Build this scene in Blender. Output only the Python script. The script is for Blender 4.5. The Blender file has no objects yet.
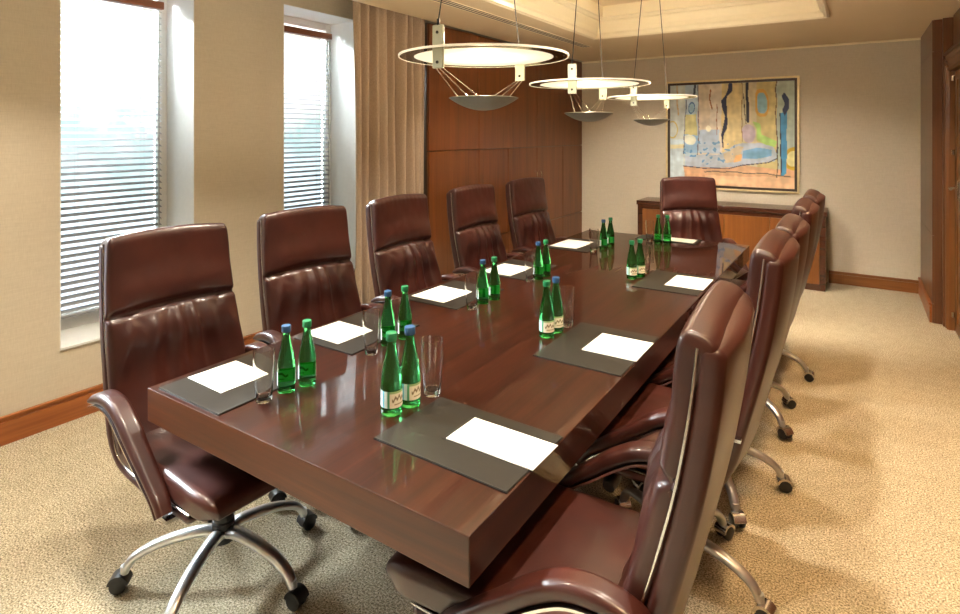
import bpy, bmesh, math, random
from mathutils import Vector, Matrix, noise
C = bpy.context.scene.collection
PI = math.pi
R = math.radians
random.seed(7)

# ------------------------------------------------------------------ helpers
def s2l(c):
    return tuple(((v/12.92) if v <= .04045 else ((v+.055)/1.055)**2.4) for v in c)
def hexc(r, g, b): return s2l((r/255., g/255., b/255.)) + (1,)

def new_mat(name):
    m = bpy.data.materials.new(name); m.use_nodes = True
    nt = m.node_tree; b = nt.nodes['Principled BSDF']
    return m, nt, b
def N(nt, t, **kw):
    n = nt.nodes.new(t)
    for k, v in kw.items():
        if k in n.inputs: n.inputs[k].default_value = v
        else: setattr(n, k, v)
    return n
def L(nt, a, ao, b, bi): nt.links.new(a.outputs[ao], b.inputs[bi])
def ramp(nt, stops):
    r = nt.nodes.new('ShaderNodeValToRGB'); e = r.color_ramp.elements
    while len(e) < len(stops): e.new(.5)
    for i, (p, c) in enumerate(stops): e[i].position = p; e[i].color = c
    return r
def coords(nt, scale=(1,1,1), rot=(0,0,0), kind='Object'):
    tc = N(nt, 'ShaderNodeTexCoord'); mp = N(nt, 'ShaderNodeMapping')
    mp.inputs['Scale'].default_value = scale; mp.inputs['Rotation'].default_value = rot
    L(nt, tc, kind, mp, 'Vector'); return mp

def simple(name, col, rough=.5, metal=0, coat=0, spec=.5, noise_amt=.08, nscale=30, bump=0, emit=None, es=0):
    m, nt, b = new_mat(name)
    mp = coords(nt); nz = N(nt, 'ShaderNodeTexNoise', Scale=nscale, Detail=4.); L(nt, mp, 'Vector', nz, 'Vector')
    c2 = tuple(min(1, v*(1+noise_amt)) for v in col[:3]) + (1,); c1 = tuple(v*(1-noise_amt) for v in col[:3]) + (1,)
    r = ramp(nt, [(.3, c1), (.7, c2)]); L(nt, nz, 'Fac', r, 'Fac'); L(nt, r, 'Color', b, 'Base Color')
    b.inputs['Roughness'].default_value = rough; b.inputs['Metallic'].default_value = metal
    b.inputs['Coat Weight'].default_value = coat; b.inputs['Coat Roughness'].default_value = .1
    b.inputs['Specular IOR Level'].default_value = spec
    if bump:
        bp = N(nt, 'ShaderNodeBump', Strength=bump, Distance=.002); L(nt, nz, 'Fac', bp, 'Height'); L(nt, bp, 'Normal', b, 'Normal')
    if emit:
        b.inputs['Emission Color'].default_value = emit; b.inputs['Emission Strength'].default_value = es
    return m

def wood(name, dark, light, axis='y', rough=.3, coat=.0, scale=1.0, spec=.5, fine=60, coatr=.08):
    m, nt, b = new_mat(name)
    st = {'x': (.6, 9, 9), 'y': (9, .6, 9), 'z': (9, 9, .6)}[axis]
    mp = coords(nt, tuple(s*scale for s in st))
    n1 = N(nt, 'ShaderNodeTexNoise', Scale=1.6, Detail=6., Roughness=.6, Distortion=.6); L(nt, mp, 'Vector', n1, 'Vector')
    mp2 = coords(nt, tuple(s*scale*.8 for s in {'x': (.5, fine, fine), 'y': (fine, .5, fine), 'z': (fine, fine, .5)}[axis]))
    n2 = N(nt, 'ShaderNodeTexNoise', Scale=1.5, Detail=3.); L(nt, mp2, 'Vector', n2, 'Vector')
    mx = N(nt, 'ShaderNodeMath', operation='ADD'); ml = N(nt, 'ShaderNodeMath', operation='MULTIPLY'); ml.inputs[1].default_value = .45
    L(nt, n2, 'Fac', ml, 0); L(nt, n1, 'Fac', mx, 0); L(nt, ml, 'Value', mx, 1)
    r = ramp(nt, [(.45, dark), (.95, light)]); L(nt, mx, 'Value', r, 'Fac'); L(nt, r, 'Color', b, 'Base Color')
    b.inputs['Roughness'].default_value = rough; b.inputs['Coat Weight'].default_value = coat; b.inputs['Coat Roughness'].default_value = coatr
    b.inputs['Specular IOR Level'].default_value = spec
    return m

M = {}
# leather
def leather(name, c1, c2, rough=.32):
    m, nt, b = new_mat(name); mp = coords(nt)
    n = N(nt, 'ShaderNodeTexNoise', Scale=6., Detail=5.); L(nt, mp, 'Vector', n, 'Vector')
    r = ramp(nt, [(.3, c1), (.75, c2)]); L(nt, n, 'Fac', r, 'Fac'); L(nt, r, 'Color', b, 'Base Color')
    v = N(nt, 'ShaderNodeTexVoronoi', Scale=350.); L(nt, mp, 'Vector', v, 'Vector')
    bp = N(nt, 'ShaderNodeBump', Strength=.12, Distance=.001); L(nt, v, 'Distance', bp, 'Height'); L(nt, bp, 'Normal', b, 'Normal')
    b.inputs['Roughness'].default_value = rough; b.inputs['Specular IOR Level'].default_value = .35; b.inputs['Coat Weight'].default_value = .4; b.inputs['Coat Roughness'].default_value = .2
    return m
M['leather'] = leather('burgundy_leather', hexc(44, 18, 14), hexc(68, 30, 22), .40)
M['chrome'] = simple('brushed_chrome', (.72, .72, .72, 1), .2, 1, noise_amt=.05)
M['alu'] = simple('polished_aluminium', (.72, .73, .75, 1), .32, 1, noise_amt=.05)
M['black'] = simple('black_plastic', (.012, .012, .014, 1), .35)
M['table'] = wood('table_mahogany', hexc(22, 9, 5), hexc(56, 24, 12), 'y', .4, .9, spec=.12, coatr=.03)
M['table_end'] = wood('table_mahogany_end', hexc(40, 16, 5), hexc(84, 40, 15), 'x', .4, .12, spec=.3)
M['panel'] = wood('cabinet_walnut', hexc(84, 42, 14), hexc(122, 66, 24), 'z', .34, .15, fine=40)
M['door'] = wood('door_wood', hexc(96, 56, 28), hexc(130, 84, 44), 'z', .35, .2)
M['panel_r'] = wood('wall_panel_wood', hexc(80, 46, 26), hexc(108, 68, 40), 'z', .3, .3)
M['base_y'] = wood('baseboard_wood', hexc(128, 68, 28), hexc(165, 98, 48), 'y', .35, .2)
M['base_x'] = wood('baseboard_wood_x', hexc(105, 60, 24), hexc(145, 90, 42), 'x', .35, .2)
M['side_dark'] = wood('sideboard_dark', hexc(48, 24, 14), hexc(74, 38, 22), 'x', .25, .5)
M['side_panel'] = wood('sideboard_panel', hexc(92, 52, 20), hexc(126, 76, 32), 'z', .3, .3)
M['white'] = simple('white_paint', (.78, .79, .77, 1), .4, noise_amt=.02)
M['blind'] = simple('blind_slat', (.30, .31, .32, 1), .45, noise_amt=.03)
M['valance'] = wood('blind_valance', hexc(120, 66, 36), hexc(150, 88, 50), 'y', .4)
M['ceiling'] = simple('ceiling_paint', hexc(232, 214, 180), .7, noise_amt=.015, nscale=3)
M['moulding'] = simple('moulding_paint', hexc(242, 230, 200), .5, noise_amt=.01)
M['pad'] = simple('desk_pad_leather', hexc(36, 32, 26), .5, spec=.3, noise_amt=.06, nscale=12, bump=.3)
M['pad_edge'] = simple('desk_pad_dark', hexc(28, 25, 20), .5)
M['paper'] = simple('paper', (.70, .69, .64, 1), .8, noise_amt=.01)
M['print'] = simple('printed_grey', hexc(150, 150, 120), .8)
M['lampmetal'] = simple('lamp_grey_metal', hexc(140, 143, 134), .4, .35, noise_amt=.02)
M['bracket'] = simple('lamp_bracket_metal', hexc(200, 204, 184), .35, .3, noise_amt=.02)
M['cable'] = simple('cable_black', (.02, .018, .015, 1), .5)
M['wire'] = simple('wire_steel', (.75, .68, .6, 1), .25, .8)
M['cap_green'] = simple('cap_green', hexc(28, 118, 72), .4)
M['cap_blue'] = simple('cap_blue', hexc(40, 78, 118), .4)
M['handle'] = simple('handle_steel', (.7, .68, .62, 1), .25, 1)
M['gold'] = simple('frame_gilt', hexc(222, 204, 154), .35, .3)
M['framedark'] = simple('frame_dark', hexc(58, 42, 26), .4)
M['disc'] = simple('lamp_diffuser', (.75, .72, .62, 1), .6, noise_amt=.01, emit=(1, .88, .64, 1), es=.24)

def wallpaper():
    m, nt, b = new_mat('linen_wallpaper')
    mp = coords(nt, (6, 6, 120)); n = N(nt, 'ShaderNodeTexNoise', Scale=2., Detail=5., Roughness=.7); L(nt, mp, 'Vector', n, 'Vector')
    mp2 = coords(nt, (220, 220, 12)); n2 = N(nt, 'ShaderNodeTexNoise', Scale=2., Detail=3.); L(nt, mp2, 'Vector', n2, 'Vector')
    mx = N(nt, 'ShaderNodeMath', operation='ADD'); L(nt, n, 'Fac', mx, 0); L(nt, n2, 'Fac', mx, 1)
    r = ramp(nt, [(.35, hexc(190, 179, 158)), (.65, hexc(206, 196, 176))])
    ml = N(nt, 'ShaderNodeMath', operation='MULTIPLY'); ml.inputs[1].default_value = .5
    L(nt, mx, 'Value', ml, 0); L(nt, ml, 'Value', r, 'Fac'); L(nt, r, 'Color', b, 'Base Color')
    b.inputs['Roughness'].default_value = .75
    bp = N(nt, 'ShaderNodeBump', Strength=.2, Distance=.002); L(nt, ml, 'Value', bp, 'Height'); L(nt, bp, 'Normal', b, 'Normal')
    return m
M['wall'] = wallpaper()
def carpet():
    m, nt, b = new_mat('speckled_carpet')
    mp = coords(nt); n = N(nt, 'ShaderNodeTexNoise', Scale=150., Detail=3., Roughness=.8); L(nt, mp, 'Vector', n, 'Vector')
    n2 = N(nt, 'ShaderNodeTexNoise', Scale=14., Detail=3.); L(nt, mp, 'Vector', n2, 'Vector')
    r = ramp(nt, [(.36, hexc(80, 72, 56)), (.5, hexc(184, 170, 142)), (.62, hexc(232, 220, 194))])
    L(nt, n, 'Fac', r, 'Fac')
    mx = N(nt, 'ShaderNodeMixRGB', blend_type='MULTIPLY', Fac=.35); r2 = ramp(nt, [(.35, (.7, .68, .64, 1)), (.65, (1, 1, 1, 1))]); L(nt, n2, 'Fac', r2, 'Fac')
    L(nt, r, 'Color', mx, 'Color1'); L(nt, r2, 'Color', mx, 'Color2'); L(nt, mx, 'Color', b, 'Base Color')
    b.inputs['Roughness'].default_value = .95; b.inputs['Specular IOR Level'].default_value = .1
    bp = N(nt, 'ShaderNodeBump', Strength=.7, Distance=.006); L(nt, n, 'Fac', bp, 'Height'); L(nt, bp, 'Normal', b, 'Normal')
    return m
M['carpet'] = carpet()
def cloth():
    m, nt, b = new_mat('curtain_fabric')
    mp = coords(nt, (200, 200, 60)); n = N(nt, 'ShaderNodeTexNoise', Scale=1.5, Detail=2.); L(nt, mp, 'Vector', n, 'Vector')
    r = ramp(nt, [(.3, hexc(150, 128, 106)), (.7, hexc(176, 154, 130))]); L(nt, n, 'Fac', r, 'Fac'); L(nt, r, 'Color', b, 'Base Color')
    b.inputs['Roughness'].default_value = .7; b.inputs['Sheen Weight'].default_value = .2
    return m
M['curtain'] = cloth()
def glassy(name, col, ior=1.45, rough=.0):
    m, nt, b = new_mat(name)
    mp = coords(nt); n = N(nt, 'ShaderNodeTexNoise', Scale=8.); L(nt, mp, 'Vector', n, 'Vector')
    r = ramp(nt, [(0, col), (1, tuple(min(1, v*1.02) for v in col[:3])+(1,))]); L(nt, n, 'Fac', r, 'Fac'); L(nt, r, 'Color', b, 'Base Color')
    b.inputs['Transmission Weight'].default_value = 1; b.inputs['IOR'].default_value = ior; b.inputs['Roughness'].default_value = rough
    return m
M['glass'] = glassy('clear_glass', (.98, .99, .99, 1))
M['bottle'] = glassy('green_bottle_glass', (.12, .76, .24, 1), 1.34, .02)
def thin_glass(name, col, rf=.06):
    m, nt, b = new_mat(name)
    tr = N(nt, 'ShaderNodeBsdfTransparent'); tr.inputs['Color'].default_value = col
    gl = N(nt, 'ShaderNodeBsdfGlossy', Roughness=.02); fr = N(nt, 'ShaderNodeFresnel', IOR=1.45)
    mx = N(nt, 'ShaderNodeMixShader'); L(nt, fr, 'Fac', mx, 0); L(nt, tr, 'BSDF', mx, 1); L(nt, gl, 'BSDF', mx, 2)
    L(nt, mx, 'Shader', nt.nodes['Material Output'], 'Surface'); return m
M['pane'] = thin_glass('window_pane_glass', (.97, .99, .98, 1))
M['ring'] = thin_glass('lamp_ring_glass', (.72, .70, .60, 1))
def attr_mat(name, rough=.6):
    m, nt, b = new_mat(name)
    a = N(nt, 'ShaderNodeAttribute'); a.attribute_name = 'paint'
    L(nt, a, 'Color', b, 'Base Color'); b.inputs['Roughness'].default_value = rough; return m
M['canvas'] = attr_mat('painted_canvas', .55)
M['label'] = attr_mat('bottle_label_paper', .5)

def obj(name, bm, mat, parent=None, loc=(0,0,0), rot=(0,0,0), smooth=True, label=None, bevel=0, seg=2, angle=35):
    me = bpy.data.meshes.new(name)
    bmesh.ops.recalc_face_normals(bm, faces=bm.faces)
    bm.to_mesh(me); bm.free()
    mats = mat if isinstance(mat, (list, tuple)) else [mat]
    for m in mats: me.materials.append(M[m] if isinstance(m, str) else m)
    if smooth:
        me.polygons.foreach_set('use_smooth', [True]*len(me.polygons))
        try: me.set_sharp_from_angle(angle=R(angle))
        except Exception: pass
    o = bpy.data.objects.new(name, me); C.objects.link(o); o.location = loc; o.rotation_euler = rot
    if parent: o.parent = parent
    if label: o['label'] = label
    if bevel:
        md = o.modifiers.new('bevel', 'BEVEL'); md.width = bevel; md.segments = seg; md.limit_method = 'ANGLE'; md.angle_limit = R(40)
    return o
def tag(o, label, cat, group=None):
    o['label'] = label; o['category'] = cat
    if group: o['group'] = group
    return o
def thing(name, label, cat, loc=(0,0,0), rz=0, group=None):
    o = bpy.data.objects.new(name, None); C.objects.link(o); o.location = loc; o.rotation_euler = (0,0,rz)
    o.empty_display_size = .1
    return tag(o, label, cat, group)
def struct(o): o['kind'] = 'structure'; return o
def copy_tree(o, parent=None):
    c = o.copy(); C.objects.link(c)
    if parent: c.parent = parent
    for ch in list(o.children): copy_tree(ch, c)
    return c

def box(bm, x0, x1, y0, y1, z0, z1, mi=0):
    v = [bm.verts.new((x, y, z)) for x in (x0, x1) for y in (y0, y1) for z in (z0, z1)]
    for f in ((0,1,3,2), (4,6,7,5), (0,4,5,1), (2,3,7,6), (0,2,6,4), (1,5,7,3)):
        fc = bm.faces.new([v[i] for i in f]); fc.material_index = mi
    return bm
def B(*a): return box(bmesh.new(), *a)
def lathe(bm, prof, seg=32, cx=0, cy=0, mi=0, sx=1, sy=1):
    rings = []
    for r, z in prof:
        if r < 1e-5: rings.append([bm.verts.new((cx, cy, z))])
        else: rings.append([bm.verts.new((cx+r*sx*math.cos(2*PI*k/seg), cy+r*sy*math.sin(2*PI*k/seg), z)) for k in range(seg)])
    for a, b in zip(rings, rings[1:]):
        for k in range(seg):
            k2 = (k+1) % seg
            if len(a) == 1 and len(b) == 1: continue
            if len(a) == 1: vs = (a[0], b[k], b[k2])
            elif len(b) == 1: vs = (a[k], b[0], a[k2])
            else: vs = (a[k], b[k], b[k2], a[k2])
            f = bm.faces.new(vs); f.material_index = mi
    return bm
def smooth_path(pts, n):
    """Catmull-Rom through pts, n samples"""
    P = [Vector(p) for p in pts]; P = [2*P[0]-P[1]] + P + [2*P[-1]-P[-2]]
    out = []; m = len(P)-3
    for i in range(n):
        t = i/(n-1)*m; k = min(int(t), m-1); t -= k
        a, b, c, d = P[k:k+4]
        out.append(.5*((2*b)+(-a+c)*t+(2*a-5*b+4*c-d)*t*t+(-a+3*b-3*c+d)*t**3))
    return out
def tube(bm, pts, rad, seg=10, up=Vector((0,1,0)), flat=1.0, mi=0, rf=None, cap=True):
    """sweep an ellipse (rad along up, rad*flat across) along pts"""
    n = len(pts); rings = []
    for i, p in enumerate(pts):
        t = (pts[min(i+1, n-1)]-pts[max(i-1, 0)]).normalized()
        u = (up - t*up.dot(t)).normalized(); w = t.cross(u)
        r = rad*(rf(i/(n-1)) if rf else 1)
        rings.append([bm.verts.new(p+u*r*math.cos(2*PI*k/seg)+w*r*flat*math.sin(2*PI*k/seg)) for k in range(seg)])
    for a, b in zip(rings, rings[1:]):
        for k in range(seg):
            f = bm.faces.new((a[k], b[k], b[(k+1) % seg], a[(k+1) % seg])); f.material_index = mi
    if cap:
        for r in (rings[0], rings[-1]):
            f = bm.faces.new(r); f.material_index = mi
    return bm

def rrect(W, T, r, nf, nc=5, nt=2):
    """unit ring list of (y, n) for a rounded rectangle half sizes W,T, uniform along the flats. front (+n) flat first"""
    r = min(r, W*.98, T*.98); pts = []
    for i in range(nf): pts.append((W-r-(2*(W-r))*i/nf, T))
    def arc(cy, cn, a0):
        for i in range(nc): 
            a = a0+(PI/2)*i/nc; pts.append((cy+r*math.cos(a), cn+r*math.sin(a)))
    arc(-(W-r), T-r, PI/2)
    for i in range(nt): pts.append((-W, (T-r)-2*(T-r)*i/nt))
    arc(-(W-r), -(T-r), PI)
    nb = max(4, nf//3)
    for i in range(nb): pts.append((-(W-r)+2*(W-r)*i/nb, -T))
    arc(W-r, -(T-r), 1.5*PI)
    for i in range(nt): pts.append((W, -(T-r)+2*(T-r)*i/nt))
    arc(W-r, T-r, 0)
    return pts
def padloft(path, W, T, rad, n=50, nf=36, end=.03, disp=None, endT=1.0, cornerW=.03, crown=0):
    """path: [(x,z)..] centre line, front is to the left-hand normal turned towards +x/+z. W,T: functions of s"""
    P = smooth_path([(x, 0, z) for x, z in path], n*3)
    ln = [0]
    for a, b in zip(P, P[1:]): ln.append(ln[-1]+(b-a).length)
    tot = ln[-1]
    def at(d):
        d = max(0, min(tot, d))
        for i in range(len(ln)-1):
            if ln[i+1] >= d:
                f = (d-ln[i])/max(1e-9, ln[i+1]-ln[i]); return P[i].lerp(P[i+1], f), (P[i+1]-P[i]).normalized()
        return P[-1], (P[-1]-P[-2]).normalized()
    ds = []
    ne = 6
    for i in range(ne+1): ds.append(end*(1-math.cos(PI/2*i/ne)))
    inner = [end+(tot-2*end)*i/n for i in range(1, n)]
    ds = ds + inner + [tot-d for d in reversed(ds)]
    bm = bmesh.new(); rings = []
    for d in ds:
        c, t = at(d); nrm = Vector((t.z, 0, -t.x))
        q = min(1, d/end, (tot-d)/end); k = math.sqrt(max(0, 1-(1-q)**2))
        s = d/tot; Tw = T(s)*max(.02, k*endT+(1-endT)); Ww = W(s)-cornerW*(1-k)
        ring = []
        for (y, m_) in rrect(Ww, Tw, rad*max(.05, min(1, k+.0)) , nf):
            dd = disp(y/Ww, s, m_/Tw)*k if disp else 0
            p = c+nrm*(m_+dd)+Vector((0, y, 0))+t*(crown*(1-(y/Ww)**2)*s**6); ring.append(bm.verts.new(p))
        rings.append(ring)
    K = len(rings[0])
    for a, b in zip(rings, rings[1:]):
        for k in range(K): bm.faces.new((a[k], b[k], b[(k+1) % K], a[(k+1) % K]))
    bm.faces.new(rings[0]); bm.faces.new(rings[-1])
    return bm

def light(name, kind, loc, energy, col, rot=(0,0,0), **kw):
    d = bpy.data.lights.new(name, kind); d.energy = energy; d.color = col
    for k, v in kw.items(): setattr(d, k, v)
    o = bpy.data.objects.new(name, d); C.objects.link(o); o.location = loc; o.rotation_euler = rot; return o
# ------------------------------------------------------------------ room
XW, XR, YB, YF, HC = -3.63, .525, 7.137, -2.4, 2.524
XO = -4.02
HP = 2.72                         # curtain pocket
struct(obj('floor', B(XO, 1.0, YF-.1, YB+.1, -.05, 0), 'carpet', smooth=False))
# windows (y0,y1); the last two unseen, added to let in more daylight
WIN = [(1.374, 2.132), (2.836, 3.600), (-.10, .67), (-1.56, -.80)]
ZS, ZH = .40, 2.56
bm = bmesh.new()
ys = [YF-.1] + sorted(v for w in WIN for v in w) + [YB+.1]
for i in range(0, len(ys), 2): box(bm, XO, XW, ys[i], ys[i+1], 0, HP)
for (a, b) in WIN:
    box(bm, XO, XW, a, b, 0, ZS); box(bm, XO, XW, a, b, ZH, HP)
bmesh.ops.remove_doubles(bm, verts=bm.verts, dist=1e-5)
struct(obj('wall_left', bm, 'wall', smooth=False))
struct(obj('wall_back', B(XW, 1.0, YB, YB+.1, 0, HP), 'wall', smooth=False))
struct(obj('wall_front', B(XW, 1.0, YF-.1, YF, 0, HP), 'wall', smooth=False))
# ceiling with tray and curtain pocket
TX0, TX1, TY0, TY1 = -2.16, -.22, .30, 5.39
bm = bmesh.new()
XP = -3.0
def slab(x0, x1, y0, y1, z0=HC, z1=HC+.4): box(bm, x0, x1, y0, y1, z0, z1)
slab(XP, TX0, YF-.1, YB+.1); slab(TX1, 1.0, YF-.1, YB+.1); slab(TX0, TX1, YF-.1, TY0); slab(TX0, TX1, TY1, YB+.1)
box(bm, XO, XP, YF-.1, YB+.1, HP, HP+.2)
box(bm, TX0, TX1, TY0, TY1, 2.80, HC+.4)
struct(obj('ceiling', bm, 'ceiling', smooth=False))
def ring_sweep(x0, x1, y0, y1, prof):
    bm = bmesh.new(); rings = []
    for o, z in prof:
        rings.append([bm.verts.new(p) for p in ((x0+o, y0+o, z), (x1-o, y0+o, z), (x1-o, y1-o, z), (x0+o, y1-o, z))])
    for a, b in zip(rings, rings[1:]+rings[:1]):
        for k in range(4): bm.faces.new((a[k], a[(k+1) % 4], b[(k+1) % 4], b[k]))
    return bm
prof = [(-.035, 2.524), (-.035, 2.512), (-.02, 2.508), (-.012, 2.516), (.004, 2.516), (.012, 2.545), (.03, 2.56), (.034, 2.60), (.06, 2.655), (.062, 2.668),
        (.085, 2.672), (.10, 2.69), (.118, 2.695), (.118, 2.80), (0, 2.80), (-.0, 2.53)]
struct(obj('trim_1', ring_sweep(TX0, TX1, TY0, TY1, prof), 'moulding', smooth=False))
CX = -3.05
# crown line on the back wall
struct(obj('trim_2', B(CX+.001, .53, YB-.018, YB-.0005, HC-.022, HC-.0005), 'moulding', smooth=False, bevel=.004))
# baseboards
def basebd(name, mat, horizontal, a0, a1, p, sgn, h=.145):
    bm = bmesh.new()
    if horizontal:   # along x, on plane y=p, projecting sgn
        box(bm, a0, a1, min(p, p+sgn*.018), max(p, p+sgn*.018), 0, h-.03); box(bm, a0, a1, min(p, p+sgn*.012), max(p, p+sgn*.012), h-.03, h-.01)
        box(bm, a0, a1, min(p, p+sgn*.022), max(p, p+sgn*.022), h-.012, h)
    else:
        box(bm, min(p, p+sgn*.018), max(p, p+sgn*.018), a0, a1, 0, h-.03); box(bm, min(p, p+sgn*.012), max(p, p+sgn*.012), a0, a1, h-.03, h-.01)
        box(bm, min(p, p+sgn*.022), max(p, p+sgn*.022), a0, a1, h-.012, h)
    struct(obj(name, bm, mat, smooth=False, bevel=.003))
basebd('baseboard_left', 'base_y', False, YF, 3.868, XW, 1)
basebd('baseboard_back', 'base_x', True, -.25, XR, YB, -1, .13)

# right side: wood panelled bay, pillar, casing, door
bm = bmesh.new()
seams = [0, .16, .73, 2.26, HC]
box(bm, XR+.012, 1.0, 6.08, YB+.0, 0, HC)
for a, b in zip(seams, seams[1:]):
    box(bm, XR, XR+.02, 6.085, YB-.002, a+.002, b-.002)
struct(obj('wall_right', bm, 'panel_r', smooth=False))
basebd('baseboard_right', 'base_y', False, 6.09, YB, XR, -1, .16)
# wall with the door: plane x=.66 towards the camera
bm = bmesh.new()
DX = .645
box(bm, DX, 1.0, YF-.1, 4.75, 0, HC); box(bm, DX, 1.0, 4.75, 5.93, 2.08, HC); box(bm, DX+.03, 1.0, 5.93, 6.08, 0, HC)
box(bm, .59, 1.0, 6.02, 6.08, 0, HC)
struct(obj('wall_right', bm, 'panel_r', smooth=False))
dr = struct(obj('door_1', B(DX+.01, DX+.05, 4.78, 5.925, .005, 2.075), 'door', smooth=False, bevel=.003))
bm = bmesh.new()
for (z0, z1) in ((.15, .95), (1.1, 1.95)): box(bm, DX, DX+.012, 4.93, 5.60, z0, z1)
for y in (5.755,): box(bm, DX+.004, DX+.012, y, y+.006, .1, 2.0)
obj('door_panel', bm, 'door', dr, bevel=.006)
obj('handle_plate', B(DX-.006, DX+.012, 5.655, 5.70, 1.07, 1.22), 'handle', dr, bevel=.003)
bm = bmesh.new(); tube(bm, [Vector((DX-.006, 5.68, 1.16)), Vector((DX-.05, 5.68, 1.16)), Vector((DX-.055, 5.66, 1.16)), Vector((DX-.055, 5.56, 1.16))], .009, 8, Vector((0,0,1)))
obj('door_handle', bm, 'handle', dr)
for z in (.134, 1.43, 2.02):
    bm = bmesh.new(); lathe(bm, [(0, z-.02), (.012, z-.02), (.012, z+.02), (0, z+.02)], 10, DX-.002, 5.915); obj('hinge', bm, 'handle', dr)
# casing: fluted jamb and deep head moulding
bm = bmesh.new()
box(bm, DX-.03, DX+.03, 5.935, 6.02, 0, 2.13); box(bm, DX-.045, DX, 5.975, 6.01, 0, 2.13); box(bm, DX-.04, DX, 5.94, 5.955, 0, 2.13)
struct(obj('trim_3', bm, 'door', smooth=False, bevel=.006))
bm = bmesh.new()
for x, z0, z1 in ((DX-.03, 2.08, 2.22), (DX-.045, 2.17, 2.21), (DX-.055, 2.21, 2.235), (DX-.04, 2.09, 2.11)): box(bm, x, DX+.02, 4.70, 6.015, z0, z1)
struct(obj('trim_4', bm, 'panel_r', smooth=False, bevel=.01, seg=3))

# windows with frame, pane, blind
for i, (a, b) in enumerate(WIN):
    # reveal lining (white plaster)
    bm = bmesh.new()
    box(bm, XO+.0, XW+.001, b-.004, b+.0005, ZS, ZH); box(bm, XO, XW+.001, a-.0005, a+.004, ZS, ZH)
    box(bm, XO, XW+.001, a, b, ZH-.004, ZH+.0005); box(bm, XO, XW+.012, a, b, ZS-.0005, ZS+.012)
    w = struct(obj('window_%d' % (i+1), bm, 'white', smooth=False))
    bm = bmesh.new(); fx0, fx1 = XO+.005, XO+.07
    for (y0, y1, z0, z1) in ((a+.004, a+.06, ZS+.012, ZH-.004), (b-.06, b-.004, ZS+.012, ZH-.004), (a+.06, b-.06, ZS+.012, ZS+.09), (a+.06, b-.06, ZH-.07, ZH-.004)):
        box(bm, fx0, fx1, y0, y1, z0, z1)
    obj('window_frame', bm, 'white', w, smooth=False, bevel=.004)
    obj('window_pane', B(fx0+.02, fx0+.026, a+.06, b-.06, ZS+.09, ZH-.07), 'pane', w, smooth=False)
    if i > 1: continue          # the two added windows beside and behind the camera have no blind
    bl = thing('window_blind', ('white slat blind with brown valance on the window behind the nearest left chair', 'white slat blind with brown valance on the window beside the curtain')[i], 'blind', (XO+.115, (a+b)/2, 0), 0, None)
    hw = (b-a)/2-.072
    bm = bmesh.new(); z = .53; nz = 0
    while z < 2.40:
        t = R(21)
        hx = .019
        v = []
        for (xx) in (-hx, 0, hx):
            zz = z - math.sin(t)*xx*1.0 + (.002 if xx == 0 else 0)
            for yy in (-hw, hw):
                v.append(bm.verts.new((xx, yy, zz)))
        vb = [bm.verts.new(q.co+Vector((0,0,-.0012))) for q in v]
        for s_ in (v, vb):
            bm.faces.new((s_[0], s_[1], s_[3], s_[2])); bm.faces.new((s_[2], s_[3], s_[5], s_[4]))
        bm.faces.new((v[0], v[1], vb[1], vb[0])); bm.faces.new((v[4], v[5], vb[5], vb[4]))
        z += .0405
    obj('slats', bm, 'blind', bl)
    obj('bottom_rail', B(-.02, .02, -hw, hw, .495, .512), 'blind', bl, bevel=.003)
    obj('valance', B(-.03, .04, -hw-.005, hw+.005, 2.405, 2.455), 'valance', bl, bevel=.004)
    for yy in (-hw*.62, hw*.62):
        bm = bmesh.new()
        for xx in (-.021, .021): tube(bm, [Vector((xx, yy, .5)), Vector((xx, yy, 2.4))], .0011, 5, Vector((1,0,0)))
        obj('ladder_cord', bm, 'blind', bl)
    bm = bmesh.new(); tube(bm, [Vector((.035, hw-.03, 2.4)), Vector((.037, hw-.03, .95))], .004, 6, Vector((1,0,0))); obj('tilt_wand', bm, 'lampmetal', bl)

# ------------------------------------------------------------------ built in cabinet (left, far)
CX = -3.05
YC0 = 3.87
cab = thing('wall_cabinet', 'floor to ceiling walnut cupboard wall with flush doors between the curtain and the back wall', 'cabinet', ((XW+CX)/2, (YC0+YB)/2, 0))
ox, oy = cab.location.x, cab.location.y
def cb(*a): return B(a[0]-ox, a[1]-ox, a[2]-oy, a[3]-oy, a[4], a[5])
obj('carcass', cb(XW+.003, CX-.022, YC0, YB-.003, .0, HC-.002), 'framedark', cab, smooth=False)
ysm = [YC0, 4.646, 5.20, 5.85, 6.54, YB-.003]
for k in range(5):
    y0, y1 = ysm[k]+.004, ysm[k+1]-.004
    for z0, z1 in (((.10, .545), (.55, 1.425)) if k in (1, 2, 3, 4) else ((.10, 1.425),)):
        obj('door', cb(CX-.021, CX, y0, y1, z0+.002, z1-.002), 'panel', cab, smooth=False, bevel=.002)
for (y0, y1) in ((YC0, 4.646), (4.646, 5.85), (5.85, YB-.003)):
    obj('door', cb(CX-.021, CX, y0+.0025, y1-.0025, 1.430, HC-.004), 'panel', cab, smooth=False, bevel=.002)
obj('plinth', cb(CX-.03, CX-.012, YC0, YB-.003, 0, .098), 'panel', cab, smooth=False)
for yy in (5.80, 5.90):
    bm = bmesh.new(); p = [Vector(q) for q in ((CX-ox, yy-oy, 1.145), (CX-ox+.03, yy-oy, 1.14), (CX-ox+.03, yy-oy, 1.04), (CX-ox, yy-oy, 1.035))]
    tube(bm, p, .007, 8); obj('handle', bm, 'handle', cab)

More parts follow.
